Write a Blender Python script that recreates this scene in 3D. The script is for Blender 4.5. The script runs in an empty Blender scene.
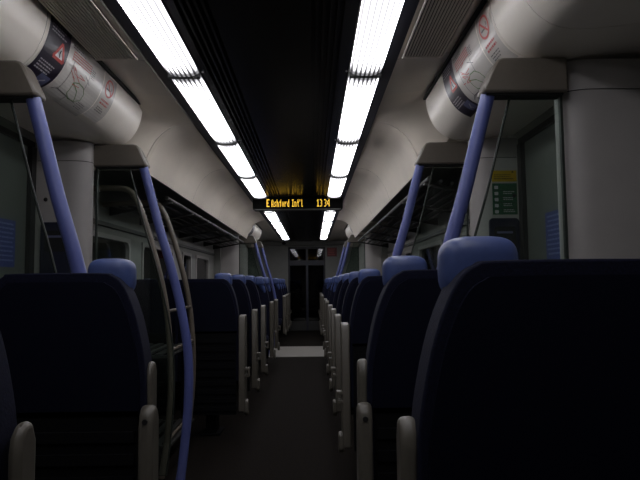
import bpy, bmesh, math, random
from mathutils import Vector, Matrix
random.seed(7)
S = bpy.context.scene
COL = S.collection
PI = math.pi

# ------------------------------------------------------------------ materials
def mat(name, col, rough=0.5, metal=0.0, noise=0.0, nscale=40.0, spec=0.5, bump=0.0):
    m = bpy.data.materials.new(name); m.use_nodes = True
    nt = m.node_tree; b = nt.nodes['Principled BSDF']
    b.inputs['Base Color'].default_value = (*col, 1)
    b.inputs['Roughness'].default_value = rough
    b.inputs['Metallic'].default_value = metal
    b.inputs['Specular IOR Level'].default_value = spec
    if noise or bump:
        tc = nt.nodes.new('ShaderNodeTexCoord')
        n = nt.nodes.new('ShaderNodeTexNoise'); n.inputs['Scale'].default_value = nscale
        n.inputs['Detail'].default_value = 4
        nt.links.new(tc.outputs['Object'], n.inputs['Vector'])
        if noise:
            r = nt.nodes.new('ShaderNodeValToRGB')
            r.color_ramp.elements[0].color = (*[c*(1-noise) for c in col], 1)
            r.color_ramp.elements[1].color = (*[min(1, c*(1+noise)) for c in col], 1)
            r.color_ramp.elements[0].position = .3; r.color_ramp.elements[1].position = .7
            nt.links.new(n.outputs['Fac'], r.inputs['Fac'])
            nt.links.new(r.outputs['Color'], b.inputs['Base Color'])
        if bump:
            bp = nt.nodes.new('ShaderNodeBump'); bp.inputs['Strength'].default_value = bump
            bp.inputs['Distance'].default_value = .004
            nt.links.new(n.outputs['Fac'], bp.inputs['Height'])
            nt.links.new(bp.outputs['Normal'], b.inputs['Normal'])
    return m

def emis(name, col, s):
    m = bpy.data.materials.new(name); m.use_nodes = True
    b = m.node_tree.nodes['Principled BSDF']
    b.inputs['Base Color'].default_value = (*[c*.2 for c in col], 1)
    b.inputs['Emission Color'].default_value = (*col, 1)
    b.inputs['Emission Strength'].default_value = s
    return m

def glass(name, tint, base=.03, rough=.02):
    m = bpy.data.materials.new(name); m.use_nodes = True
    nt = m.node_tree; nt.nodes.remove(nt.nodes['Principled BSDF'])
    out = nt.nodes['Material Output']
    tr = nt.nodes.new('ShaderNodeBsdfTransparent'); tr.inputs['Color'].default_value = (*tint, 1)
    gl = nt.nodes.new('ShaderNodeBsdfGlossy'); gl.inputs['Roughness'].default_value = rough
    lw = nt.nodes.new('ShaderNodeFresnel'); lw.inputs['IOR'].default_value = 1.45
    mx = nt.nodes.new('ShaderNodeMixShader')
    nt.links.new(lw.outputs['Fac'], mx.inputs['Fac'])
    nt.links.new(tr.outputs[0], mx.inputs[1]); nt.links.new(gl.outputs[0], mx.inputs[2])
    nt.links.new(mx.outputs[0], out.inputs['Surface'])
    return m

def diffuser_mat(name, strength):
    m = bpy.data.materials.new(name); m.use_nodes = True
    nt = m.node_tree; b = nt.nodes['Principled BSDF']
    b.inputs['Base Color'].default_value = (.6, .6, .62, 1)
    b.inputs['Emission Color'].default_value = (.96, .95, 1, 1)
    tc = nt.nodes.new('ShaderNodeTexCoord')
    sep = nt.nodes.new('ShaderNodeSeparateXYZ')
    nt.links.new(tc.outputs['Object'], sep.inputs[0])
    def math_(op, a=None, bb=None, va=None, vb=None):
        n = nt.nodes.new('ShaderNodeMath'); n.operation = op
        if a is not None: nt.links.new(a, n.inputs[0])
        if va is not None: n.inputs[0].default_value = va
        if bb is not None: nt.links.new(bb, n.inputs[1])
        if vb is not None: n.inputs[1].default_value = vb
        return n.outputs[0]
    # the tubes behind the ribbed lens: bright lines along the lamp, weaker at tube ends
    w = math_('SINE', math_('MULTIPLY', sep.outputs['X'], vb=2*PI/.0205))
    w = math_('ADD', math_('MULTIPLY', w, vb=1.0), vb=.50)
    w = math_('MINIMUM', math_('MAXIMUM', w, vb=.062), vb=1.0)
    ay = math_('ABSOLUTE', sep.outputs['Y'])
    mr = nt.nodes.new('ShaderNodeMapRange'); mr.interpolation_type = 'SMOOTHSTEP'
    mr.inputs['From Min'].default_value = .46; mr.inputs['From Max'].default_value = .625
    mr.inputs['To Min'].default_value = 1.0; mr.inputs['To Max'].default_value = .022
    nt.links.new(ay, mr.inputs['Value'])
    e = math_('MULTIPLY', w, mr.outputs['Result'])
    e = math_('MULTIPLY', e, vb=strength)
    nt.links.new(e, b.inputs['Emission Strength'])
    return m

LIGHT = 13.0
M = dict(
    cream = mat('cream_panel', (.70, .64, .56), .42, noise=.03, nscale=6),
    coving = mat('cream_coving', (.74, .67, .575), .38, noise=.04, nscale=5),
    pod = mat('white_moulding', (.90, .84, .75), .32, noise=.02, nscale=8),
    lining = mat('grey_wall_lining', (.24, .24, .222), .5, noise=.05, nscale=10),
    doorgrey = mat('grey_green_door', (.09, .097, .086), .45, noise=.05, nscale=10),
    pillar = mat('grey_pillar', (.38, .36, .345), .45, noise=.03, nscale=10),
    cap = mat('taupe_cap', (.13, .113, .092), .45, noise=.04, nscale=60),
    taupe = mat('taupe_rail', (.13, .108, .085), .38, noise=.05, nscale=40),
    armgrey = mat('warm_grey_plastic', (.098, .088, .071), .4, noise=.05, nscale=50),
    black = mat('black_ceiling_panel', (.015, .0145, .0135), .24, spec=.14),
    blackmat = mat('black_grille', (.006, .006, .007), .55),
    darkframe = mat('black_lamp_frame', (.011, .011, .018), .45),
    joint = mat('grey_lamp_joint', (.20, .20, .20), .5),
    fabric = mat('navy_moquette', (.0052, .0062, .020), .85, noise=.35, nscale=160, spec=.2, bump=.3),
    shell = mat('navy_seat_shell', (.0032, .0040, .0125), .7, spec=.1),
    slat = mat('charcoal_slats', (.005, .005, .006), .7, spec=.1),
    grip = mat('lilac_blue_grip', (.055, .085, .235), .42, noise=.06, nscale=60),
    pole = mat('lilac_blue_pole', (.090, .112, .32), .36, noise=.04, nscale=60),
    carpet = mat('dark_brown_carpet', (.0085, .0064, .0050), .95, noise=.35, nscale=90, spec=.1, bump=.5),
    vinyl = mat('grey_vinyl', (.24, .225, .20), .6, noise=.12, nscale=60),
    thresh = mat('steel_threshold', (.25, .25, .24), .35, .8),
    navy = mat('navy_panel', (.012, .014, .03), .4),
    rubber = mat('black_rubber', (.008, .008, .008), .7),
    steel = mat('brushed_steel', (.35, .34, .32), .4, .8),
    rack = mat('grey_rack', (.032, .032, .030), .45, noise=.05),
    darkline = mat('dark_seam', (.03, .028, .026), .7),
    glass = glass('clear_glass', (.80, .86, .83)),
    winglass = glass('tinted_window', (.25, .27, .27), rough=.03),
    glassedge = mat('glass_edge', (.03, .037, .032), .5, spec=.2),
    casing = mat('black_display_casing', (.0015, .0015, .0015), .7, spec=.05),
    led = emis('amber_led', (1.0, .58, .05), 1.7),
    paper_dark = mat('purple_black_paper', (.022, .016, .030), .3),
    paper = mat('white_paper', (.68, .645, .60), .25),
    red = mat('red_ink', (.55, .06, .05), .4),
    pink = mat('faded_red_ink', (.50, .08, .07), .4),
    green = mat('map_green_ink', (.12, .22, .08), .4),
    inkgrey = mat('grey_ink', (.10, .095, .09), .4),
    white = mat('white_ink', (.62, .60, .60), .4),
    greywhite = mat('pale_grey_ink', (.50, .48, .50), .4),
    bluebox = mat('slate_blue_ink', (.13, .14, .24), .4),
    yellow = mat('yellow_label', (.50, .33, .01), .45),
    greenlab = mat('green_label', (.012, .085, .035), .45),
    labelblue = mat('blue_label', (.035, .05, .19), .45),
    bluetext = mat('blue_label_text', (.14, .17, .34), .45),
    blackink = mat('black_ink', (.01, .01, .01), .5),
    redlab = mat('red_notice', (.16, .02, .02), .45),
    diff = diffuser_mat('lamp_diffuser', LIGHT),
)

# ------------------------------------------------------------------ mesh builder
class MB:
    def __init__(s): s.v = []; s.f = []
    def add(s, vs, fs):
        o = len(s.v); s.v += [tuple(p) for p in vs]
        s.f += [tuple(i+o for i in f) for f in fs]; return s
    def box(s, x0, x1, y0, y1, z0, z1):
        vs = [(x, y, z) for z in (z0, z1) for y in (y0, y1) for x in (x0, x1)]
        return s.add(vs, [(0,2,3,1),(4,5,7,6),(0,1,5,4),(2,6,7,3),(0,4,6,2),(1,3,7,5)])
    def prism(s, poly, axis, a, b):
        """poly: 2D points; axis: extrusion axis. 'y' -> (x,z) poly, 'z' -> (x,y), 'x' -> (y,z)"""
        def P(p, t):
            return {'y': (p[0], t, p[1]), 'z': (p[0], p[1], t), 'x': (t, p[0], p[1])}[axis]
        n = len(poly)
        vs = [P(p, a) for p in poly] + [P(p, b) for p in poly]
        fs = [tuple(range(n)), tuple(range(2*n-1, n-1, -1))]
        fs += [(i, (i+1) % n, n+(i+1) % n, n+i) for i in range(n)]
        return s.add(vs, fs)
    def sheet(s, prof, y0, y1, ny=1):
        """open profile (x,z) swept along y"""
        n = len(prof); vs = []; fs = []
        for j in range(ny+1):
            y = y0 + (y1-y0)*j/ny
            vs += [(p[0], y, p[1]) for p in prof]
        for j in range(ny):
            for i in range(n-1):
                fs.append((j*n+i, j*n+i+1, (j+1)*n+i+1, (j+1)*n+i))
        return s.add(vs, fs)
    def tube(s, pts, r, n=14, cap=True):
        pts = [Vector(p) for p in pts]; vs = []; fs = []
        rs = r if isinstance(r, (list, tuple)) else [r]*len(pts)
        up = Vector((0, 1, 0))
        for i, p in enumerate(pts):
            t = (pts[min(i+1, len(pts)-1)] - pts[max(i-1, 0)]).normalized()
            a = up - t*up.dot(t)
            if a.length < .05: a = Vector((1, 0, 0)) - t*t.x
            a.normalize(); b = t.cross(a)
            for k in range(n):
                q = 2*PI*k/n
                vs.append(p + (a*math.cos(q) + b*math.sin(q))*rs[i])
        for i in range(len(pts)-1):
            for k in range(n):
                fs.append((i*n+k, i*n+(k+1) % n, (i+1)*n+(k+1) % n, (i+1)*n+k))
        if cap:
            fs.append(tuple(range(n))); fs.append(tuple(range((len(pts)-1)*n, len(pts)*n)))
        return s.add(vs, fs)
    def superell(s, c, r, e=.45, nu=20, nv=14):
        def pw(a, k): return math.copysign(abs(a)**k, a)
        vs = []; fs = []
        for j in range(nv+1):
            ph = -PI/2 + PI*j/nv
            for i in range(nu):
                th = 2*PI*i/nu
                vs.append((c[0]+r[0]*pw(math.cos(ph), e)*pw(math.cos(th), e),
                           c[1]+r[1]*pw(math.cos(ph), e)*pw(math.sin(th), e),
                           c[2]+r[2]*pw(math.sin(ph), e)))
        for j in range(nv):
            for i in range(nu):
                fs.append((j*nu+i, j*nu+(i+1) % nu, (j+1)*nu+(i+1) % nu, (j+1)*nu+i))
        return s.add(vs, fs)
    def build(s, name, m, parent=None, bevel=0.0, seg=2, mir=1, loc=None, smooth=True, merge=1e-5):
        me = bpy.data.meshes.new(name)
        me.from_pydata([(v[0]*mir, v[1], v[2]) for v in s.v], [], s.f)
        bm = bmesh.new(); bm.from_mesh(me)
        if merge: bmesh.ops.remove_doubles(bm, verts=bm.verts, dist=merge)
        bmesh.ops.recalc_face_normals(bm, faces=bm.faces)
        bm.to_mesh(me); bm.free()
        if smooth:
            me.polygons.foreach_set('use_smooth', [True]*len(me.polygons))
            me.set_sharp_from_angle(angle=math.radians(38))
        me.materials.append(m)
        o = bpy.data.objects.new(name, me); COL.objects.link(o)
        if parent: o.parent = parent
        if loc: o.location = loc
        if bevel:
            b = o.modifiers.new('bevel', 'BEVEL'); b.width = bevel; b.segments = seg
            b.limit_method = 'ANGLE'; b.angle_limit = math.radians(40)
            b.harden_normals = False
        return o

def tag(o, label, cat, group=None):
    o['label'] = label; o['category'] = cat
    if group: o['group'] = group
    return o
def thing(name, label, cat, loc=(0, 0, 0), rz=0, group=None):
    o = bpy.data.objects.new(name, None); COL.objects.link(o)
    o.location = loc; o.rotation_euler = (0, 0, rz); o.empty_display_size = .1
    return tag(o, label, cat, group)
def struct(o): o['kind'] = 'structure'; return o
def copy_tree(o, parent=None):
    c = o.copy(); COL.objects.link(c)
    if parent: c.parent = parent
    for ch in list(o.children): copy_tree(ch, c)
    return c
def smooth_path(pts, n=8):
    """Catmull-Rom through points"""
    P = [Vector(p) for p in pts]; P = [P[0]*2-P[1]] + P + [P[-1]*2-P[-2]]
    out = []
    for i in range(1, len(P)-2):
        for k in range(n):
            t = k/n; a, b, c, d = P[i-1:i+3]
            out.append(.5*((2*b)+(c-a)*t+(2*a-5*b+4*c-d)*t*t+(3*b-a-3*c+d)*t**3))
    out.append(P[-2]); return out
def arc(cx, cy, r, a0, a1, n=6):
    return [(cx+r*math.cos(math.radians(a0+(a1-a0)*i/n)), cy+r*math.sin(math.radians(a0+(a1-a0)*i/n))) for i in range(n+1)]
def rrect(x0, x1, y0, y1, r, n=5):
    return arc(x1-r, y1-r, r, 0, 90, n)+arc(x0+r, y1-r, r, 90, 180, n)+arc(x0+r, y0+r, r, 180, 270, n)+arc(x1-r, y0+r, r, 270, 360, n)

# ------------------------------------------------------------------ layout
WV = 1.285         # half width at the vestibule doors
W = 1.38           # half width at the wall lining
ZC = 2.15          # ceiling
Y0, YE = -1.1, 14.2
ZS = .04           # floors' skirting

# ------------------------------------------------------------------ floor
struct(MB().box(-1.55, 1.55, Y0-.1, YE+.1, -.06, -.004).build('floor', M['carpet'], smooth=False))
for a, b in ((2.0, 3.2), (9.25, 10.7)):
    struct(MB().box(-1.37, 1.37, a, b, -.006, .002).build('trim_1', M['vinyl'], smooth=False))
# ------------------------------------------------------------------ walls
def wall(side, sgn):
    mb = MB(); T = .06
    def seg(y0, y1, z0, z1): mb.box(W, W+T, y0, y1, z0, z1)
    ZT = 2.2
    holes = [(2.10, 3.04, 0, 1.90), (3.80, 4.95, .82, 1.55), (5.30, 6.50, .82, 1.55), (6.95, 7.45, .82, 1.55), (7.75, 8.70, .82, 1.55),
             (9.52, 10.58, 0, 1.90), (11.5, 13.2, .82, 1.55)]
    y = Y0
    for (a, b, z0, z1) in holes:
        seg(y, a, 0, ZT)
        if z0 > 0: seg(a, b, 0, z0)
        seg(a, b, z1, ZT); y = b
    seg(y, YE, 0, ZT)
    for a, b, c0, c1 in ((2.10, 3.20, 2.10, 3.04), (9.23, 10.87, 9.52, 10.58)):
        for p, q, z0 in ((a, c0, 0), (c1, b, 0), (c0, c1, 1.90)): mb.box(WV, W+.001, p, q, z0, 2.1)
    struct(mb.build('wall_'+side, M['lining'], mir=sgn, smooth=False, merge=0))
    for i, (a, b, z0, z1) in enumerate(h for h in holes if h[2] > 0):
        n = f"window_{i*2 + (1 if sgn < 0 else 2)}"
        fr = MB()
        out = rrect(a, b, z0, z1, .02); inn = rrect(a+.035, b-.035, z0+.035, z1-.035, .07)
        k = len(out)
        for x in (W-.012, W+.05):
            fr.v += [(x, p[0], p[1]) for p in out] + [(x, p[0], p[1]) for p in inn]
        for j in range(k):
            j2 = (j+1) % k
            fr.f += [(j, j2, k+j2, k+j), (2*k+j, 2*k+j2, 3*k+j2, 3*k+j), (k+j, k+j2, 3*k+j2, 3*k+j), (j, j2, 2*k+j2, 2*k+j)]
        w = struct(fr.build(n, M['pillar'], mir=sgn))
        MB().box(W+.02, W+.03, a+.02, b-.02, z0+.02, z1-.02).build('pane', M['winglass'], w, mir=sgn, smooth=False)
    # heater casing along the foot of the wall
    for (a, b) in ((Y0, 1.88), (3.22, 9.2), (10.9, YE)):
        struct(MB().box(W-.03, W, a, b, .0, .12).build('baseboard_'+side, M['rack'], mir=sgn, bevel=.006))
wall('left', -1); wall('right', 1)
struct(MB().box(-1.5, 1.5, Y0-.06, Y0, 0, 2.25).build('wall_back', M['lining'], smooth=False))

# ------------------------------------------------------------------ ceiling
# black centre band with ribbed air slots on either side
prof = [(-.17, ZC)]
c = MB()
band = [(-.17, ZC), (.17, ZC)]
def slots(sg):
    p = []; n = 5; w = .13/n
    for i in range(n):
        x = .17 + i*w
        p += [(x, ZC), (x+.010, ZC), (x+.010, ZC+.022), (x+w, ZC+.022)]
    p += [(.30, ZC), (.352, ZC)]
    return p
R_ = slots(1)
full = [(-p[0], p[1]) for p in reversed(R_)] + R_[0:]
c.sheet(full, Y0, 13.95)
struct(c.build('ceiling', M['black'], smooth=False))
struct(MB().box(-1.5, 1.5, Y0, YE, ZC+.10, ZC+.14).build('ceiling.001', M['lining'], smooth=False))
# cream side panels: flat over the vestibules, coved over the saloons
COVE = [(.552, ZC), (.64, 2.136), (.71, 2.10), (.77, 2.04), (.815, 1.955), (.85, 1.86)]
COVE = [(p.x, p.y) for p in smooth_path([(a, b, 0) for a, b in COVE], 4)]
COVE_CLOSED = COVE + [(.862, 1.858), (.866, 1.93), (.90, 2.05), (1.05, 2.11), (1.38, 2.11)]
FLAT = [(.552, ZC), (.792, ZC+.03), (1.38, ZC+.03)]
def panels(mb, prof, a, b, step, gap=.004):
    n = max(1, round((b-a)/step)); L = (b-a)/n
    for i in range(n): mb.sheet(prof, a+i*L+(gap if i else 0), a+(i+1)*L, 1)
for sg, side in ((-1, 'left'), (1, 'right')):
    mb = MB()
    panels(mb, FLAT, Y0, 2.50, 4); panels(mb, FLAT, 2.504, 3.0, 2)
    panels(mb, FLAT, 9.1, YE, .668)
    struct(mb.build('ceiling.002', M['cream'], mir=sg, smooth=False))
    mb = MB(); panels(mb, COVE, 3.552, 9.1, 1.337)
    struct(mb.build('ceiling.003', M['coving'], mir=sg))
    mb = MB()
    for a, b in ((3.552, 9.1),):
        mb.sheet(COVE_CLOSED[len(COVE)-1:], a, b)
        pass
    struct(mb.build('ceiling.004', M['lining'], mir=sg))
    fl = []
    for i, (x, z) in enumerate(COVE):
        k = i/(len(COVE)-1); X = .552+.60*k
        fl.append((X, ZC+.03*min(1, (X-.552)/.24)))
    mb = MB(); NS = 10
    for j in range(NS+1):
        k = j/NS; e = k*k*(3-2*k)
        mb.v += [(a[0]+(b[0]-a[0])*e, 3.0+.552*k, a[1]+(b[1]-a[1])*e) for a, b in zip(fl, COVE)]
    q = len(COVE)
    for j in range(NS):
        for i in range(q-1): mb.f.append((j*q+i, j*q+i+1, (j+1)*q+i+1, (j+1)*q+i))
    struct(mb.build('ceiling.006', M['coving'], mir=sg))
    # dark seal behind the joints
    mb = MB(); P2 = [(x, z+.012) for x, z in COVE]
    mb.sheet(P2, 3.56, 9.1)
    struct(mb.build('ceiling.005', M['darkline'], mir=sg))
    struct(MB().prism(COVE + [(.85, 1.862), (1.375, 1.862), (1.375, ZC+.03), (.792, ZC+.03)], 'y', 3.50, 3.51).build('trim_4', M['cream'], mir=sg))

# ventilation grilles in the vestibule ceiling
for sg, side in ((-1, 'left'), (1, 'right')):
    g = thing('air_vent_grille', f"long slotted air grille in the cream ceiling between {side} lights and {side} casing", 'vent', (sg*.665, 1.80, ZC))
    f = MB(); f.box(-.085, .085, -.66, .66, -.004, 0)
    f.build('backing', M['darkline'], g, smooth=False)
    mb = MB(); n = 15
    for i in range(n):
        x = -.085 + .17*i/(n-1)
        mb.box(x-.0032, x+.0032, -.66, .66, -.010, -.003)
    for y in (-.66, .66): mb.box(-.09, .09, y-.008, y+.008, -.011, -.002)
    mb.build('louvre', M['cream'], g, smooth=False)

# ------------------------------------------------------------------ ceiling lights
ORD = ['first', 'second', 'third', 'fourth', 'fifth', 'sixth', 'seventh', 'eighth', 'ninth', 'tenth']
def make_light():
    t = thing('ceiling_light', 'x', 'light')
    L = 1.310
    lens = [(-.0735, .01), (-.0735, -.006)] + [(-.0735+.147*i/10, -.006-.020*(1-(abs(i-5)/5)**3)) for i in range(1, 10)] + [(.0735, -.006), (.0735, .01)]
    MB().prism(lens, 'y', -L/2+.006, L/2-.006).build('diffuser', M['diff'], t)
    f = MB()
    f.box(.0735, .127, -L/2, L/2, -.005, .03)
    f.box(-.075, -.0735, -L/2, L/2, -.005, .03)
    f.build('frame', M['darkframe'], t, smooth=False)
    j = MB().box(-.0735, .0735, L/2-.013, L/2+.013, -.0275, .012)
    j.build('joint_bar', M['joint'], t, smooth=False)
    l = MB().superell((-.088, L/2-.01, -.002), (.005, .005, .004), 1, 8, 6)
    l.build('latch', M['white'], t)
    return t
LB = {}
for sg, side in ((-1, 'left'), (1, 'right')):
    for k in range(10):
        y = 2.645-1.310*2 + 1.310*(k+.5)
        if sg == -1 and k == 0 or sg == 1 and k == 0:
            t = make_light() if sg == 1 else None
        if sg == 1 and k == 0: LB[1] = t
        if sg == -1 and k == 0:
            t = make_light()
            for ch in t.children:                       # mirror meshes for the left row
                ch.data.transform(Matrix.Scale(-1, 4, (1, 0, 0))); ch.data.flip_normals()
            LB[-1] = t
        o = LB[sg] if k == 0 else copy_tree(LB[sg])
        o.location = (-.413 if sg < 0 else .431, y, ZC)
        where = ('directly overhead' if k == 0 else f"{ORD[k-1]} panel from the camera" if k < 9 else 'last before the end wall')
        tag(o, f"bright white ribbed ceiling light in the {side} row, {where}", 'light', f"ceiling light panels of the {side} row")

# ------------------------------------------------------------------ destination display
G = {  # dot rows, top to bottom
 'E': ['111','100','100','110','100','100','111'], 'A': ['010','101','101','101','111','101','101'],
 's': ['000','000','011','100','010','001','110'], 'h': ['100','100','110','101','101','101','101'],
 'f': ['001','010','111','010','010','010','010'], 'o': ['000','000','010','101','101','101','010'],
 'r': ['000','000','101','110','100','100','100'], 'd': ['001','001','011','101','101','101','011'],
 'I': ['111','010','010','010','010','010','111'], 'n': ['000','000','110','101','101','101','101'],
 't': ['010','010','111','010','010','010','001'], "'": ['10','10','00','00','00','00','00'],
 'l': ['10','10','10','10','10','10','11'], ' ': ['00']*7,
 '1': ['010','110','010','010','010','010','111'], '3': ['110','001','001','010','001','001','110'],
 '4': ['001','011','101','101','111','001','001'],
}
def dots(text, x0, x1, z0, h, y, sx=1):
    cols = []
    for ch in text:
        g = G[ch]
        for cidx in range(len(g[0])): cols.append([g[r][cidx] for r in range(7)])
        cols.append(['0']*7)
    cols = cols[:-1]; pw = (x1-x0)/len(cols); ph = h/7
    mb = MB()
    for i, cc in enumerate(cols):
        for r in range(7):
            if cc[r] == '1':
                xa = x0+i*pw; za = z0+h-(r+1)*ph
                mb.box(sx*(xa+pw*.10), sx*(xa+pw*.90), y-.0015, y+.0015, za+ph*.12, za+ph*.88)
    return mb
YD = 6.60
dsp = thing('destination_display', 'black hanging passenger information display with amber lettering across the ceiling', 'display', (0.015, YD, ZC))
mb = MB().prism(rrect(-.515, .515, -.150, -.004, .02), 'y', -.0, .07)
mb.build('casing', M['casing'], dsp, bevel=.004)
mb = MB()
mb.box(-.50, .50, -.012, .0, -.158, -.142); mb.box(-.50, .50, .07, .082, -.158, -.142)
mb.build('bottom_trim', M['rack'], dsp, bevel=.003)
for k, (yy, sx) in enumerate(((-.003, 1), (.073, -1))):
    dots('E', -.356, -.322, -.118, .090, yy, sx).build('platform_letter', M['led'], dsp, smooth=False)
    dots("Ashford", -.300, -.098, -.118, .085, yy, sx).build('destination_text', M['led'], dsp, smooth=False)
    dots("Int'l", -.066, .058, -.118, .085, yy, sx).build('destination_text', M['led'], dsp, smooth=False)
    dots('13', .220, .280, -.118, .085, yy, sx).build('time_digits', M['led'], dsp, smooth=False)
    dots('34', .304, .364, -.118, .085, yy, sx).build('time_digits', M['led'], dsp, smooth=False)

# ------------------------------------------------------------------ curved casings over the doors
PODP = [(.793, ZC+.029), (.799, 2.112), (.822, 2.040), (.863, 1.982), (.922, 1.947), (.994, 1.938), (1.08, 1.944), (1.18, 1.956), (1.27, 1.964), (1.379, 1.966)]
PODS = [(p.x, p.y) for p in smooth_path([(a, b, 0) for a, b in PODP], 6)]
cum = [0]
for i in range(1, len(PODS)): cum.append(cum[-1]+math.dist(PODS[i], PODS[i-1]))
XO = .014          # the fittings sit a little right of the floor's centre line
def pod_pt(t, off):
    """point at arc length t down the casing, raised by off along the outward normal"""
    t = max(0, min(t, cum[-1]-1e-6))
    for i in range(1, len(cum)):
        if cum[i] >= t: break
    a, b = PODS[i-1], PODS[i]; k = (t-cum[i-1])/(cum[i]-cum[i-1])
    dx, dz = b[0]-a[0], b[1]-a[1]; L = math.hypot(dx, dz)
    return a[0]+dx*k + dz/L*off, a[1]+dz*k - dx/L*off
def pod(sg, y0, y1, seams, label):
    t = thing('door_casing', label, 'casing', (sg*1.1+XO, (y0+y1)/2, 1.915))
    ox, oy, oz = t.location
    ox = 1.1
    prof = [(a-ox, b-oz) for a, b in PODS]
    ys = [y0]+list(seams)+[y1]
    poly = prof + [(prof[-1][0], ZC+.028-oz)]
    for i in range(len(ys)-1):
        mb = MB().prism(poly, 'y', ys[i]-oy+(.003 if i else 0), ys[i+1]-oy)
        mb.build('cover_panel', M['pod'], t, mir=sg, bevel=.004 if i == len(ys)-2 else 0)
    mb = MB()
    for y in seams: mb.prism([(p[0], p[1]+.004) for p in poly], 'y', y-oy-.001, y-oy+.004)
    if seams: mb.build('seam', M['darkline'], t, mir=sg)
    mb = MB().box(.780-ox, .793-ox, y0-oy, y1-oy, ZC+.012-oz, ZC+.027-oz)
    mb.build('top_seal', M['rubber'], t, mir=sg, smooth=False)
    return t
pod(-1, 1.25, 3.245, (2.06,), 'rounded white casing over the left door, nearest the camera, with a dark poster and a map')
pod(1, 1.25, 3.12, (1.72, 1.967), 'rounded white casing over the right door, nearest the camera, with a map and no-smoking sign')
pod(-1, 9.15, 11.0, (), 'small distant rounded white casing beyond the display on the left')
pod(1, 9.15, 11.0, (), 'small distant rounded white casing beyond the display on the right')

# ---- posters wrapped on the casings.  r: reading direction, t: arc length down
def decal(sg, rfun, name, m, parent, polys, off, thick=.0006):
    """polys: lists of (r,t); each drawn as a thin conforming strip"""
    mb = MB()
    for poly in polys:
        vs = []
        for (r, t) in poly:
            x, z = pod_pt(t*.85, off); vs.append((x-.83, rfun(r)-parent.location.y, z-parent.location.z))
        n = len(vs); mb.add(vs, [tuple(range(n))])
    return mb.build(name, m, parent, mir=sg, smooth=False, merge=0)
def rect(r0, r1, t0, t1, nt=1):
    return [[(r0, t0+(t1-t0)*i/nt), (r1, t0+(t1-t0)*i/nt), (r1, t0+(t1-t0)*(i+1)/nt), (r0, t0+(t1-t0)*(i+1)/nt)] for i in range(nt)]
def line(p, q, w):
    (a, b), (c_, d) = p, q; L = math.hypot(c_-a, d-b); nx, ny = -(d-b)/L*w/2, (c_-a)/L*w/2
    n = max(1, int(L/.02)); out = []
    for i in range(n):
        u, v = i/n, (i+1)/n
        A = (a+(c_-a)*u, b+(d-b)*u); B = (a+(c_-a)*v, b+(d-b)*v)
        out.append([(A[0]+nx, A[1]+ny), (B[0]+nx, B[1]+ny), (B[0]-nx, B[1]-ny), (A[0]-nx, A[1]-ny)])
    return out
def ring(cr, ct, R, w, n=28):
    return [[(cr+R*math.cos(2*PI*i/n), ct+R*math.sin(2*PI*i/n)), (cr+R*math.cos(2*PI*(i+1)/n), ct+R*math.sin(2*PI*(i+1)/n)),
             (cr+(R-w)*math.cos(2*PI*(i+1)/n), ct+(R-w)*math.sin(2*PI*(i+1)/n)), (cr+(R-w)*math.cos(2*PI*i/n), ct+(R-w)*math.sin(2*PI*i/n))] for i in range(n)]
def textrows(r0, r1, t0, rows, pitch, h, ragged=.25):
    out = []
    for i in range(rows):
        r = r0; end = r1-(r1-r0)*random.uniform(0, ragged)
        while r < end:
            w = random.uniform(.008, .022)
            out += rect(r, min(r+w, end), t0+i*pitch, t0+i*pitch+h); r += w+.004
    return out
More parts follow.
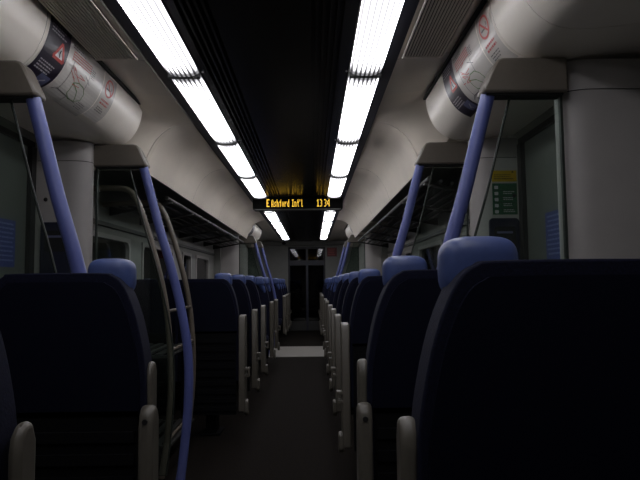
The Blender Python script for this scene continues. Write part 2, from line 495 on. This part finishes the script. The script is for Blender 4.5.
def posters(sg, rfun, side):
    # dark safety poster
    p = thing('safety_poster', f"dark purple safety poster with red warning triangle on the {side} casing", 'poster', (sg*.83+XO, rfun(.09), 2.01))
    decal(sg, rfun, 'sheet', M['paper_dark'], p, rect(0, .178, .006, .335, 20), .0015)
    decal(sg, rfun, 'text', M['greywhite'], p, textrows(.02, .15, .025, 4, .014, .006), .0026)
    decal(sg, rfun, 'text', M['greywhite'], p, textrows(.02, .14, .205, 4, .014, .006), .0026)
    tri = [(.118, .090), (.160, .165), (.076, .165)]
    decal(sg, rfun, 'warning_triangle', M['red'], p, line(tri[0], tri[1], .014)+line(tri[1], tri[2], .014)+line(tri[2], tri[0], .014), .0030)
    decal(sg, rfun, 'triangle_field', M['white'], p, [[(.118, .103), (.149, .158), (.087, .158)]], .0026)
    decal(sg, rfun, 'figure', M['blackink'], p, line((.118, .122), (.114, .140), .007)+line((.114, .14), (.122, .154), .006), .0034)
    decal(sg, rfun, 'photo_panel', M['bluebox'], p, rect(.088, .160, .255, .318, 5), .0026)
    decal(sg, rfun, 'photo_figure', M['greywhite'], p, line((.11, .300), (.14, .275), .006)+line((.12, .29), (.125, .308), .004), .0032)
    # route map
    p = thing('route_map', f"pale route map of red and green lines on the {side} casing", 'map', (sg*.83+XO, rfun(.36), 2.01))
    decal(sg, rfun, 'sheet', M['paper'], p, rect(.180, .540, .006, .335, 20), .0015)
    pk = []
    for i in range(4): pk += line((.215, .075+i*.012), (.40, .070+i*.012), .0045)
    pk += line((.22, .075), (.22, .12), .003)+line((.26, .135), (.30, .165), .004)+line((.30, .165), (.36, .16), .004)
    for i in range(8):
        a = (.25+random.uniform(-.02, .08), .12+random.uniform(0, .09)); pk += line(a, (a[0]+random.uniform(.02, .07), a[1]+random.uniform(-.02, .03)), .004)
    decal(sg, rfun, 'red_lines', M['pink'], p, pk, .0026)
    gr = []
    nodes = [(.30, .20), (.34, .185), (.39, .19), (.42, .215), (.43, .25), (.40, .275), (.35, .28), (.31, .26), (.30, .20), (.36, .225), (.40, .275)]
    for a, b in zip(nodes, nodes[1:]): gr += line(a, b, .005)
    decal(sg, rfun, 'green_lines', M['green'], p, gr, .0026)
    gy = []
    for a, b in (((.24, .11), (.24, .27)), ((.24, .27), (.42, .28)), ((.205, .285), (.24, .27)), ((.40, .07), (.40, .20)), ((.33, .28), (.33, .31)), ((.36, .13), (.42, .16))):
        gy += line(a, b, .0035)
    for rows in (textrows(.205, .33, .045, 2, .012, .005), textrows(.41, .45, .08, 5, .010, .004), textrows(.43, .50, .26, 4, .011, .004)):
        decal(sg, rfun, 'small_words', M['inkgrey'], p, rows, .0024)
    decal(sg, rfun, 'grey_lines', M['inkgrey'], p, gy, .0024)
    # no smoking sign
    p = thing('no_smoking_sign', f"round red no-smoking symbol with red words below on the {side} casing", 'sign', (sg*.83+XO, rfun(.62), 2.01))
    decal(sg, rfun, 'sheet', M['paper'], p, rect(.548, .70, .03, .30, 16), .0015)
    decal(sg, rfun, 'prohibition_ring', M['red'], p, ring(.622, .095, .050, .010)+line((.588, .063), (.656, .127), .009), .0030)
    decal(sg, rfun, 'cigarette', M['inkgrey'], p, line((.588, .103), (.640, .103), .009)+line((.645, .097), (.645, .080), .004)+line((.652, .097), (.652, .083), .004), .0024)
    decal(sg, rfun, 'red_words', M['pink'], p, textrows(.575, .668, .165, 2, .020, .010, .05), .0028)
    decal(sg, rfun, 'small_words', M['inkgrey'], p, textrows(.575, .66, .212, 3, .012, .005), .0028)
posters(-1, lambda r: 2.085+1.03*r, 'left')
posters(1, lambda r: 2.704-1.03*r, 'right')
# small dark posters on the distant casings
for sg, side in ((-1, 'left'), (1, 'right')):
    f = (lambda r: 9.45+r) if sg < 0 else (lambda r: 9.75-r)
    p = thing('safety_poster', f"tiny dark poster on the distant {side} casing beyond the display", 'poster', (sg*.83+XO, 9.6, 2.01))
    decal(sg, f, 'sheet', M['paper_dark'], p, rect(0, .30, .006, .335, 12), .0015)
    decal(sg, f, 'text', M['greywhite'], p, textrows(.03, .27, .05, 6, .04, .012), .0026)

# ------------------------------------------------------------------ draught screens
POLE = [(.771, 1.828), (.736, 1.70), (.676, 1.474), (.612, 1.262), (.547, .995), (.515, .774), (.513, .535), (.534, .278), (.557, .095), (.572, .003)]
PS = smooth_path([(a, 0, b) for a, b in POLE], 6)
def pole_x(z):
    for a, b in zip(PS, PS[1:]):
        if b.z <= z <= a.z: return a.x+(b.x-a.x)*(z-a.z)/(b.z-a.z)
    return PS[-1].x
def screen(sg, y, ya, yb, label, out=0.0, xend=1.283):
    t = thing('draught_screen', label, 'screen', (sg*(1.02+out)+XO, y, 0))
    ox = 1.02
    MB().tube([(p.x-ox, 0, p.z) for p in PS], .0245, 16).build('grab_pole', M['pole'], t, mir=sg)
    r = (yb-ya)/2; xe = xend - sg*XO - out
    nose = [(1.024-ox+r*1.6*(1+math.cos(math.radians(a))), (ya+yb)/2+r*math.sin(math.radians(a))) for a in range(90, 271, 10)]
    plan = nose + [(xe-ox, ya), (xe-ox, yb)]
    MB().prism(plan, 'z', .0, 1.826).build('pillar', M['pillar'], t, mir=sg)
    MB().prism(plan, 'z', 1.830, 1.935).build('pillar_head', M['pillar'], t, mir=sg)
    MB().prism([(p[0]*.98+.002, (p[1]-(ya+yb)/2)*.94+(ya+yb)/2) for p in plan], 'z', 1.82, 1.834).build('seam', M['darkline'], t, mir=sg)
    zs = [1.812-i*(1.812-.15)/28 for i in range(29)]
    inner = [(pole_x(z)+.078-ox, z) for z in zs]
    poly = inner + [(1.026-ox, .15), (1.026-ox, 1.812)]
    MB().prism(poly, 'y', -.005, .005).build('glass_panel', M['glass'], t, mir=sg, smooth=False)
    MB().tube([(a, 0, b) for a, b in inner], .0045, 6).build('glass_edge', M['glassedge'], t, mir=sg)
    MB().box(1.016-ox, 1.025-ox, -.008, .008, .15, 1.812).build('edge_strip', M['glassedge'], t, mir=sg, smooth=False)
    cp = [(1.033-ox, 1.812), (1.033-ox, 1.933), (.812-ox, 1.933), (.794-ox, 1.928), (.782-ox, 1.912), (.742-ox, 1.828), (.739-ox, 1.817), (.748-ox, 1.812)]
    MB().prism(cp, 'y', -.045, .045).build('top_cap', M['cap'], t, bevel=.008, mir=sg)
    MB().box(.755-ox, 1.02-ox, -.03, .03, 1.806, 1.812).build('cap_gasket', M['rubber'], t, mir=sg, smooth=False)
    return t
screen(-1, 1.975, -.02, .12, 'glass draught screen with lilac pole at the upper left, before the left door', .030, W-.002)
screen(1, 1.975, -.02, .12, 'glass draught screen with lilac pole and wide grey pillar at right edge of photo', .012, W-.002)
screen(-1, 3.183, -.12, .02, 'glass draught screen with full-length curved lilac pole beside the luggage stack')
screen(1, 3.183, -.12, .02, 'glass draught screen whose grey pillar carries the yellow and green label')
screen(-1, 9.45, -.14, .02, 'distant left draught screen at near side of the far vestibule')
screen(1, 9.45, -.14, .02, 'distant right draught screen at near side of the far vestibule')
screen(-1, 10.72, -.02, .14, 'distant left draught screen at far side of the far vestibule')
screen(1, 10.72, -.02, .14, 'distant right draught screen at far side of the far vestibule')

# ------------------------------------------------------------------ labels and panels on the pillars
PYF = 3.183-.12
def plate(name, m, parent, x0, x1, z0, z1, y, th=.0015, r=0):
    mb = MB()
    if r: mb.prism(rrect(x0, x1, z0, z1, r), 'y', y-th, y)
    else: mb.box(x0, x1, y-th, y, z0, z1)
    return mb.build(name, m, parent, smooth=bool(r))
n = thing('emergency_notice', 'yellow and green emergency notice on the right grey pillar beside the door', 'sign', (1.297*.92+XO, PYF-.0005, 1.60)); n.scale = (1.0, 1, .96)
plate('yellow_heading', M['yellow'], n, -.066, .066, .100, .162, 0)
plate('green_panel', M['greenlab'], n, -.066, .066, -.085, .090, 0)
mb = MB()
def words(mb, x0, x1, z, rows, pitch, h, y, rag=.3):
    for i in range(rows):
        x = x0; e = x1-(x1-x0)*random.uniform(0, rag)
        while x < e:
            w = random.uniform(.005, .014); mb.box(x, min(e, x+w), y-.0012, y, z-i*pitch-h, z-i*pitch); x += w+.003
words(mb, -.055, .055, .140, 3, .011, .004, -.0015)
mb.build('black_words', M['blackink'], n, smooth=False)
MB().prism([(.038, .150), (.052, .150), (.045, .160)], 'y', -.003, -.0015).build('warning_mark', M['blackink'], n, smooth=False)
mb = MB()
for i in range(4): words(mb, -.008, .055, .045-i*.034, 2, .010, .004, -.0015)
mb.build('pale_words', M['greywhite'], n, smooth=False)
mb = MB()
for i in range(5): mb.prism(rrect(-.055, -.035, .058-i*.034, .076-i*.034, .003, 2), 'y', -.0030, -.0015)
mb.build('pictogram', M['greywhite'], n, smooth=False)
for i in range(4):
    MB().box(-.066, .066, -.0028, -.0015, .050-i*.034, .0515-i*.034).build('divider', M['blackink'], n, smooth=False)
for sg, side, x in ((-1, 'left', -1.285*.92+XO), (1, 'right', 1.285*.92+XO)):
    p = thing('control_panel', f"dark navy rounded panel set low on the {side} pillar across the doorway", 'panel', (x, PYF-.0005, 1.315)); p.scale = (.92, 1, .92)
    MB().prism(rrect(-.088, .088, -.26, .20, .025), 'y', -.016, 0).build('cover', M['navy'], p, bevel=.004)
    MB().prism(rrect(-.062, .062, .03, .15, .015), 'y', -.019, -.016).build('inset', M['rubber'], p)
    MB().box(-.045, .045, -.021, -.019, .11, .122).build('label_strip', M['bluebox'], p, smooth=False)
    k = MB().superell((0, 0, 0), (.011, .006, .011), 1, 12, 8).build('keyhole', M['rubber'], loc=(sg*1.352*.92+XO, PYF-.004, 1.62))
    tag(k, f"small round dark keyhole on the {side} grey pillar by the door", 'keyhole')

# ------------------------------------------------------------------ exterior doors
def ext_door(nm, sg, y0, y1, ytop=1.89):
    d = struct(MB().box(WV+.012, WV+.045, y0+.01, y1-.05, .01, ytop).build(nm, M['doorgrey'], mir=sg, smooth=False))
    ym = y0+.46
    MB().box(WV+.006, WV+.0125, ym-.006, ym+.006, .02, ytop).build('centre_seal', M['rubber'], d, mir=sg, smooth=False)
    out = rrect(y0+.05, ym-.055, .66, 1.787, .10, 8); inn = rrect(y0+.075, ym-.08, .68, 1.767, .08, 8)
    MB().prism(out, 'x', WV+.002, WV+.012).build('window_seal', M['rubber'], d, mir=sg)
    MB().prism(inn, 'x', WV-.002, WV+.002).build('pane', M['winglass'], d, mir=sg)
    MB().box(WV-.012, WV+.05, y1-.05, y1, 0, ytop).build('pocket_seal', M['rubber'], d, mir=sg, smooth=False)
    MB().box(WV-.004, WV+.05, y0, y1, ytop, ytop+.03).build('lintel', M['rubber'], d, mir=sg, smooth=False)
    return d
ext_door('door_1', -1, 2.10, 3.04); ext_door('door_2', 1, 2.10, 3.04)
ext_door('door_4', -1, 9.52, 10.58); ext_door('door_5', 1, 9.52, 10.58)
for sg, side in ((-1, 'left'), (1, 'right')):
    n = thing('door_sticker', f"blue sticker with pale text on the {side} exterior door beside its window", 'sticker', (sg*(WV+.012), 2.67 if sg > 0 else 2.80, 1.373))
    a, b = (0, .0015)
    MB().box(-b, 0, -.085, .085, -.115, .115).build('sheet', M['labelblue'], n, mir=sg, smooth=False)
    mb = MB()
    for i in range(9):
        yy = -.07
        while yy < .06:
            w = random.uniform(.01, .03); mb.box(-.0028, -.0015, yy, min(.07, yy+w), .09-i*.022, .098-i*.022); yy += w+.006
    mb.build('text', M['bluetext'], n, mir=sg, smooth=False)

# ------------------------------------------------------------------ overhead luggage racks
for sg, side in ((-1, 'left'), (1, 'right')):
    r = thing('luggage_rack', f"dark overhead luggage rack running along the {side} wall above the windows", 'rack', (sg*1.12, 6.3, 1.75))
    y0, y1 = (4.36 if sg < 0 else 3.6)-6.3, 9.2-6.3
    for i, (x, z) in enumerate(((-.20, .065), (-.13, .045), (-.06, .03), (.01, .018), (.08, .008), (.15, 0))):
        MB().tube([(x, y0, z), (x, y1, z)], .011 if i else .016, 10).build('rail', M['rack'], r, mir=sg)
    for y in [y0+.1+i*(y1-y0-.2)/6 for i in range(7)]:
        MB().prism([(-.22, .05), (-.22, .035), (.258, -.055), (.258, .02), (.14, -.012)], 'y', y-.014, y+.014).build('bracket', M['rack'], r, mir=sg, bevel=.003)
# wall frieze above the windows with small reading-light dots
for sg, side in ((-1, 'left'), (1, 'right')):
    struct(MB().box(W-.02, W, 3.6, 9.2, 1.60, 1.635).build('trim_3', M['rack'], mir=sg, bevel=.004))

# ------------------------------------------------------------------ luggage stack
ls = thing('luggage_stack', 'open luggage stack with bowed taupe rails between the left screen and first seats', 'luggage rack', (-1.0, 3.95, 0))
HP = [(-1.365, 1.755), (-1.2, 1.765), (-1.02, 1.765), (-.955, 1.745), (-.915, 1.69), (-.87, 1.58), (-.80, 1.35), (-.735, 1.08), (-.70, .78), (-.695, .50), (-.715, .22), (-.745, .003)]
for y in (3.60, 4.27):
    MB().tube(smooth_path([(a+1.0, y-3.95, b) for a, b in HP], 5), .019, 12).build('hoop', M['taupe'], ls)
for z, w in ((1.0, .715), (.76, .70), (.22, .715)):
    MB().tube([(-w+1.0, 3.60-3.95, z), (-w+1.0, 4.27-3.95, z)], .010, 10).build('guard_rail', M['taupe'], ls)
for z in (.74, .20):
    mb = MB()
    for i in range(9):
        x = -.32+i*.075; mb.box(x, x+.035, -.35, .32, z-.012, z)
    for y in (-.34, 0, .31): mb.box(-.375, .285, y-.012, y+.012, z-.025, z-.008)
    mb.build('shelf', M['rack'], ls, smooth=False)
MB().box(-.378, -.365, -.36, .33, .02, 1.30).build('back_panel', M['slat'], ls, smooth=False)

# ------------------------------------------------------------------ seats
# local frame: rear face of backrest at y=0, passenger faces +y, aisle at x=0, seat extends to +x
def seat_proto(mir, aisle, near):
    t = thing('train_seat', 'x', 'seat')
    w = .46; yt = .095
    if aisle:
        out = [(.005, .42), (.003, .80), (.006, .92), (.018, 1.0), (.036, 1.075), (.058, 1.135), (.083, 1.178), (.112, 1.198), (.15, 1.204)]
    else:
        out = [(.005, .42), (.003, .9), (.005, 1.10), (.014, 1.165), (.035, 1.195), (.06, 1.203)]
    out += [(.40, 1.204), (.43, 1.197), (.45, 1.175), (.458, 1.13), (.46, .8), (.455, .42)]
    pts = smooth_path([(a, b, 0) for a, b in out[1:-1]], 3)
    poly = [out[0]]+[(p.x, p.y) for p in pts]+[out[-1]]
    # backrest: upholstered, slightly leaning rim
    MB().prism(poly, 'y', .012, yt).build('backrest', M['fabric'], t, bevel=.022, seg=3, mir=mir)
    cx = sum(p[0] for p in poly)/len(poly)
    inset = []
    for (x, z) in poly:
        inset.append((.23+(x-.23)*.93, .42+(z-.42)*.965 if z > .43 else .80))
    inset = [(x, max(z, .80)) for x, z in inset]
    q = [(.23+(p[0]-.23)*.93, .42+(p[1]-.42)*.965) for p in poly if p[1] > .80]
    q = [(q[0][0], .80)] + q + [(q[-1][0], .80)]
    MB().prism(q, 'y', 0, .02).build('back_shell', M['shell'], t, bevel=.006, mir=mir)
    mb = MB().box(.022, .44, .004, .03, .17, .79)
    for i in range(9):
        z = .20+i*.064; mb.box(.03, .432, -.006, .006, z, z+.030)
    mb.build('lower_grille', M['slat'], t, mir=mir, smooth=False)
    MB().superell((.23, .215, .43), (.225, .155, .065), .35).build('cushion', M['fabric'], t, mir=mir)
    MB().box(.03, .43, .05, .33, .33, .385).build('seat_frame', M['slat'], t, bevel=.01, mir=mir)
    MB().prism([(.10, .02), (.34, .02), (.30, .34), (.14, .34)], 'x', .17, .29) if False else None
    lg = MB(); lg.box(.19, .27, .10, .26, .012, .34); lg.box(.15, .31, .07, .30, .0, .014)
    lg.build('pedestal', M['slat'], t, bevel=.004, mir=mir)
    if aisle:
        hb = MB().superell((.135, .098, 1.193), (.069, .055, .057), .55, 24, 16)
        h = hb.build('grab_handle', M['grip'], t, mir=mir)
        nb = MB().tube(smooth_path([(.128, .085, 1.19), (.105, .085, 1.13), (.070, .075, 1.06), (.045, .065, .98)], 5), [.052, .050, .046, .043, .041, .038, .036, .034, .032, .030, .028, .025, .022, .018, .014, .010], 12)
        # blue neck running down from the grip into the shoulder
        ng = nb.build('handle_neck', M['grip'], t, mir=mir)
        # raised armrest with rounded top; near seats show its hinge housing below
        zb = .47 if near else .20
        arm = [(.030, zb), (.030, .865)]+[(.085-.055*math.cos(math.radians(a)), .865+.055*math.sin(math.radians(a))) for a in range(0, 91, 15)]+[(.105, .920), (.125, .90), (.125, zb)]
        if not near: arm = [(-.030, .20), (-.030, .885), (-.015, .912), (.01, .922), (.09, .922), (.115, .90), (.115, .20)]
        if near: arm = [(.030, zb), (.030, .885), (.036, .915), (.055, .934), (.080, .934), (.095, .90), (.095, zb)]
        ax = ((-.022, .012) if mir > 0 else (-.010, .013)) if near else (-.050, 0)
        ar = MB().prism(arm, 'x', *ax).build('armrest', M['armgrey'], t, bevel=.0155 if near else .008, seg=4, mir=mir)
        if near:
            hg = [(-.030, .20), (-.030, .760), (-.018, .801), (.010, .818), (.040, .805), (.055, .765), (.055, .20)]
            hh = MB().prism(hg, 'x', -.029, .015).build('armrest_hinge', M['armgrey'], t, bevel=.014, seg=3, mir=mir)
            MB().tube([(-.007, -.0325, .775), (-.007, -.027, .775)], .008, 14).build('screw_hole', M['rubber'], hh, mir=mir)
        mb = MB(); mb.box(-.078, -.045, -.032, .03, .455, .475); mb.box(-.078, -.045, -.032, .03, .505, .525); mb.box(-.083, -.070, -.032, .03, .455, .525)
        mb.build('latch', M['armgrey'], t, bevel=.004, mir=mir)
        fo = [(.0, .165), (-.026, .19), (-.020, .27), (.03, .285), (.06, .22), (.05, .165)]
        MB().prism(fo, 'x', -.072, -.040).build('foot_cover', M['armgrey'], t, bevel=.008, mir=mir)
    return t
protos = {}
def seat(sg, y, facing, aisle, label, group):
    """sg side of the aisle; facing +1 looks away from the camera"""
    mir = sg*facing
    near = y < 2; key = (mir, aisle, near)
    if key not in protos: o = protos[key] = seat_proto(mir, aisle, near)
    else: o = copy_tree(protos[key])
    if y < 2:
        for ch in o.children:
            if ch.name.startswith(('cushion', 'seat_frame', 'pedestal')): ch.scale.y = .48
    if sg < 0 and y < 2:
        for ch in o.children:
            if ch.name.startswith('armrest'): ch.location.x = .020 if y < 1.2 else 0
    x = ((.343 if sg > 0 else .345) if y < 1.2 else (.331 if sg > 0 else .316) if y < 2 else .393) if aisle else .858
    o.location = (sg*x, y, 0); o.rotation_euler = (0, 0, 0 if facing > 0 else PI)
    return tag(o, label, 'seat', group)
# note on rotation: turning by 180 degrees swaps the aisle side, so the mirrored prototype is used
def both(sg, y, facing, la, lw=None, group=None):
    seat(sg, y, facing, True, la, group+' by the aisle' if group else None)
    if lw: seat(sg, y, facing, False, lw, group+' by the windows' if group else None)
gR, gL = 'navy seats to the right of the aisle', 'navy seats to the left of the aisle'
both(1, .965, 1, 'large dark navy seat back with blue grip filling the lower right corner', None, gR)
both(1, 1.73, 1, 'dark navy seat back with blue grip directly beyond the lower right corner seat', None, gR)
both(-1, .965, 1, 'dark navy seat whose edge and grey armrest show at the bottom left corner', None, gL)
both(-1, 1.73, 1, 'wide dark navy seat back with blue grip filling the lower left', None, gL)
for i, y in enumerate((3.5, 4.45, 5.4, 6.35)):
    nm = ['first', 'second', 'third', 'fourth'][i]
    both(1, y, 1, f"navy aisle seat with grey raised armrest, {nm} row past the vestibule on the right", None, gR)
for i, y in enumerate((4.5, 5.45, 6.4)):
    nm = ['first', 'second', 'third'][i]
    both(-1, y, 1, f"navy aisle seat with slatted lower back, {nm} row past the luggage stack on the left",
         f"navy window seat, {nm} row past the luggage stack on the left" , gL)
for sg, side, g in ((-1, 'left', gL), (1, 'right', gR)):
    for i, y in enumerate((7.8, 8.75)):
        nm = ['nearer', 'farther'][i]
        both(sg, y, -1, f"dark aisle seat facing the camera before the far vestibule on the {side}, {nm} of two", None, g)
    for i, y in enumerate((11.2, 12.0, 12.8, 13.6)):
        nm = ['first', 'second', 'third', 'last'][i]
        both(sg, y, -1, f"small distant aisle seat facing the camera on the {side}, {nm} past the far vestibule", None, g)

# ------------------------------------------------------------------ end wall with the gangway doors
mb = MB()
mb.box(-1.5, -.415, YE, YE+.06, 0, 2.25); mb.box(.495, 1.5, YE, YE+.06, 0, 2.25); mb.box(-.415, .495, YE, YE+.06, 2.03, 2.25)
struct(mb.build('wall_end', M['lining'], smooth=False))
struct(MB().box(-1.0, 1.0, 13.96, YE, 2.07, ZC+.02).build('trim_2', M['lining'], bevel=.01))
d = struct(MB().box(-.415, .495, YE-.012, YE+.05, 1.98, 2.03).build('door_3', M['darkframe'], smooth=False))
for x0, x1 in ((-.415, -.37), (.02, .075), (.45, .495)):
    MB().box(x0, x1, YE-.012, YE+.05, 0, 1.98).build('stile', M['navy'] if x0 == .02 else M['darkframe'], d, smooth=False)
MB().box(-.37, .45, YE-.006, YE+.045, 0, .22).build('kick_plate', M['rack'], d, smooth=False)
for x0, x1 in ((-.37, .02), (.075, .45)):
    MB().box(x0, x1, YE+.01, YE+.02, .22, 1.98).build('pane', M['winglass'], d, smooth=False)
MB().box(-.37, .45, YE+.0, YE+.009, 1.58, 1.70).build('blue_band', M['navy'], d, smooth=False)
n = thing('red_notice', 'small red notice on the end wall beside the gangway door', 'sign', (.66, YE-.0005, 1.90))
plate('sheet', M['redlab'], n, -.12, .12, -.11, .11, 0, .003)
mb = MB(); words(mb, -.09, .09, .08, 4, .045, .018, -.003); mb.build('text', M['pink'], n, smooth=False)
k = MB().superell((0, 0, 0), (.05, .05, .035), .8, 12, 8).build('camera_dome', M['rubber'], loc=(-.50, 13.94, 2.11))
tag(k, 'small black dome at the far end of the left light row', 'security camera')

# ------------------------------------------------------------------ world, camera, output
w = bpy.data.worlds.new('night'); S.world = w; w.use_nodes = True
w.node_tree.nodes['Background'].inputs['Color'].default_value = (.0, .0, .0, 1)
w.node_tree.nodes['Background'].inputs['Strength'].default_value = 0
cam = bpy.data.cameras.new('camera'); co = bpy.data.objects.new('camera', cam); COL.objects.link(co)
cam.sensor_width = 36; cam.lens = 580/640*36; cam.clip_start = .02
pitch = math.atan(42/580); yaw = math.atan(8/580); roll = math.radians(.6)
Rm = Matrix.Rotation(-yaw, 4, 'Z') @ Matrix.Rotation(PI/2+pitch, 4, 'X') @ Matrix.Rotation(-roll, 4, 'Z')
co.matrix_world = Matrix.Translation((.175, 0, 1.17)) @ Rm
S.camera = co
S.view_settings.view_transform = 'Standard'; S.view_settings.look = 'None'
S.view_settings.exposure = 0.0; S.view_settings.gamma = 1.0; S.view_settings.use_curve_mapping = False
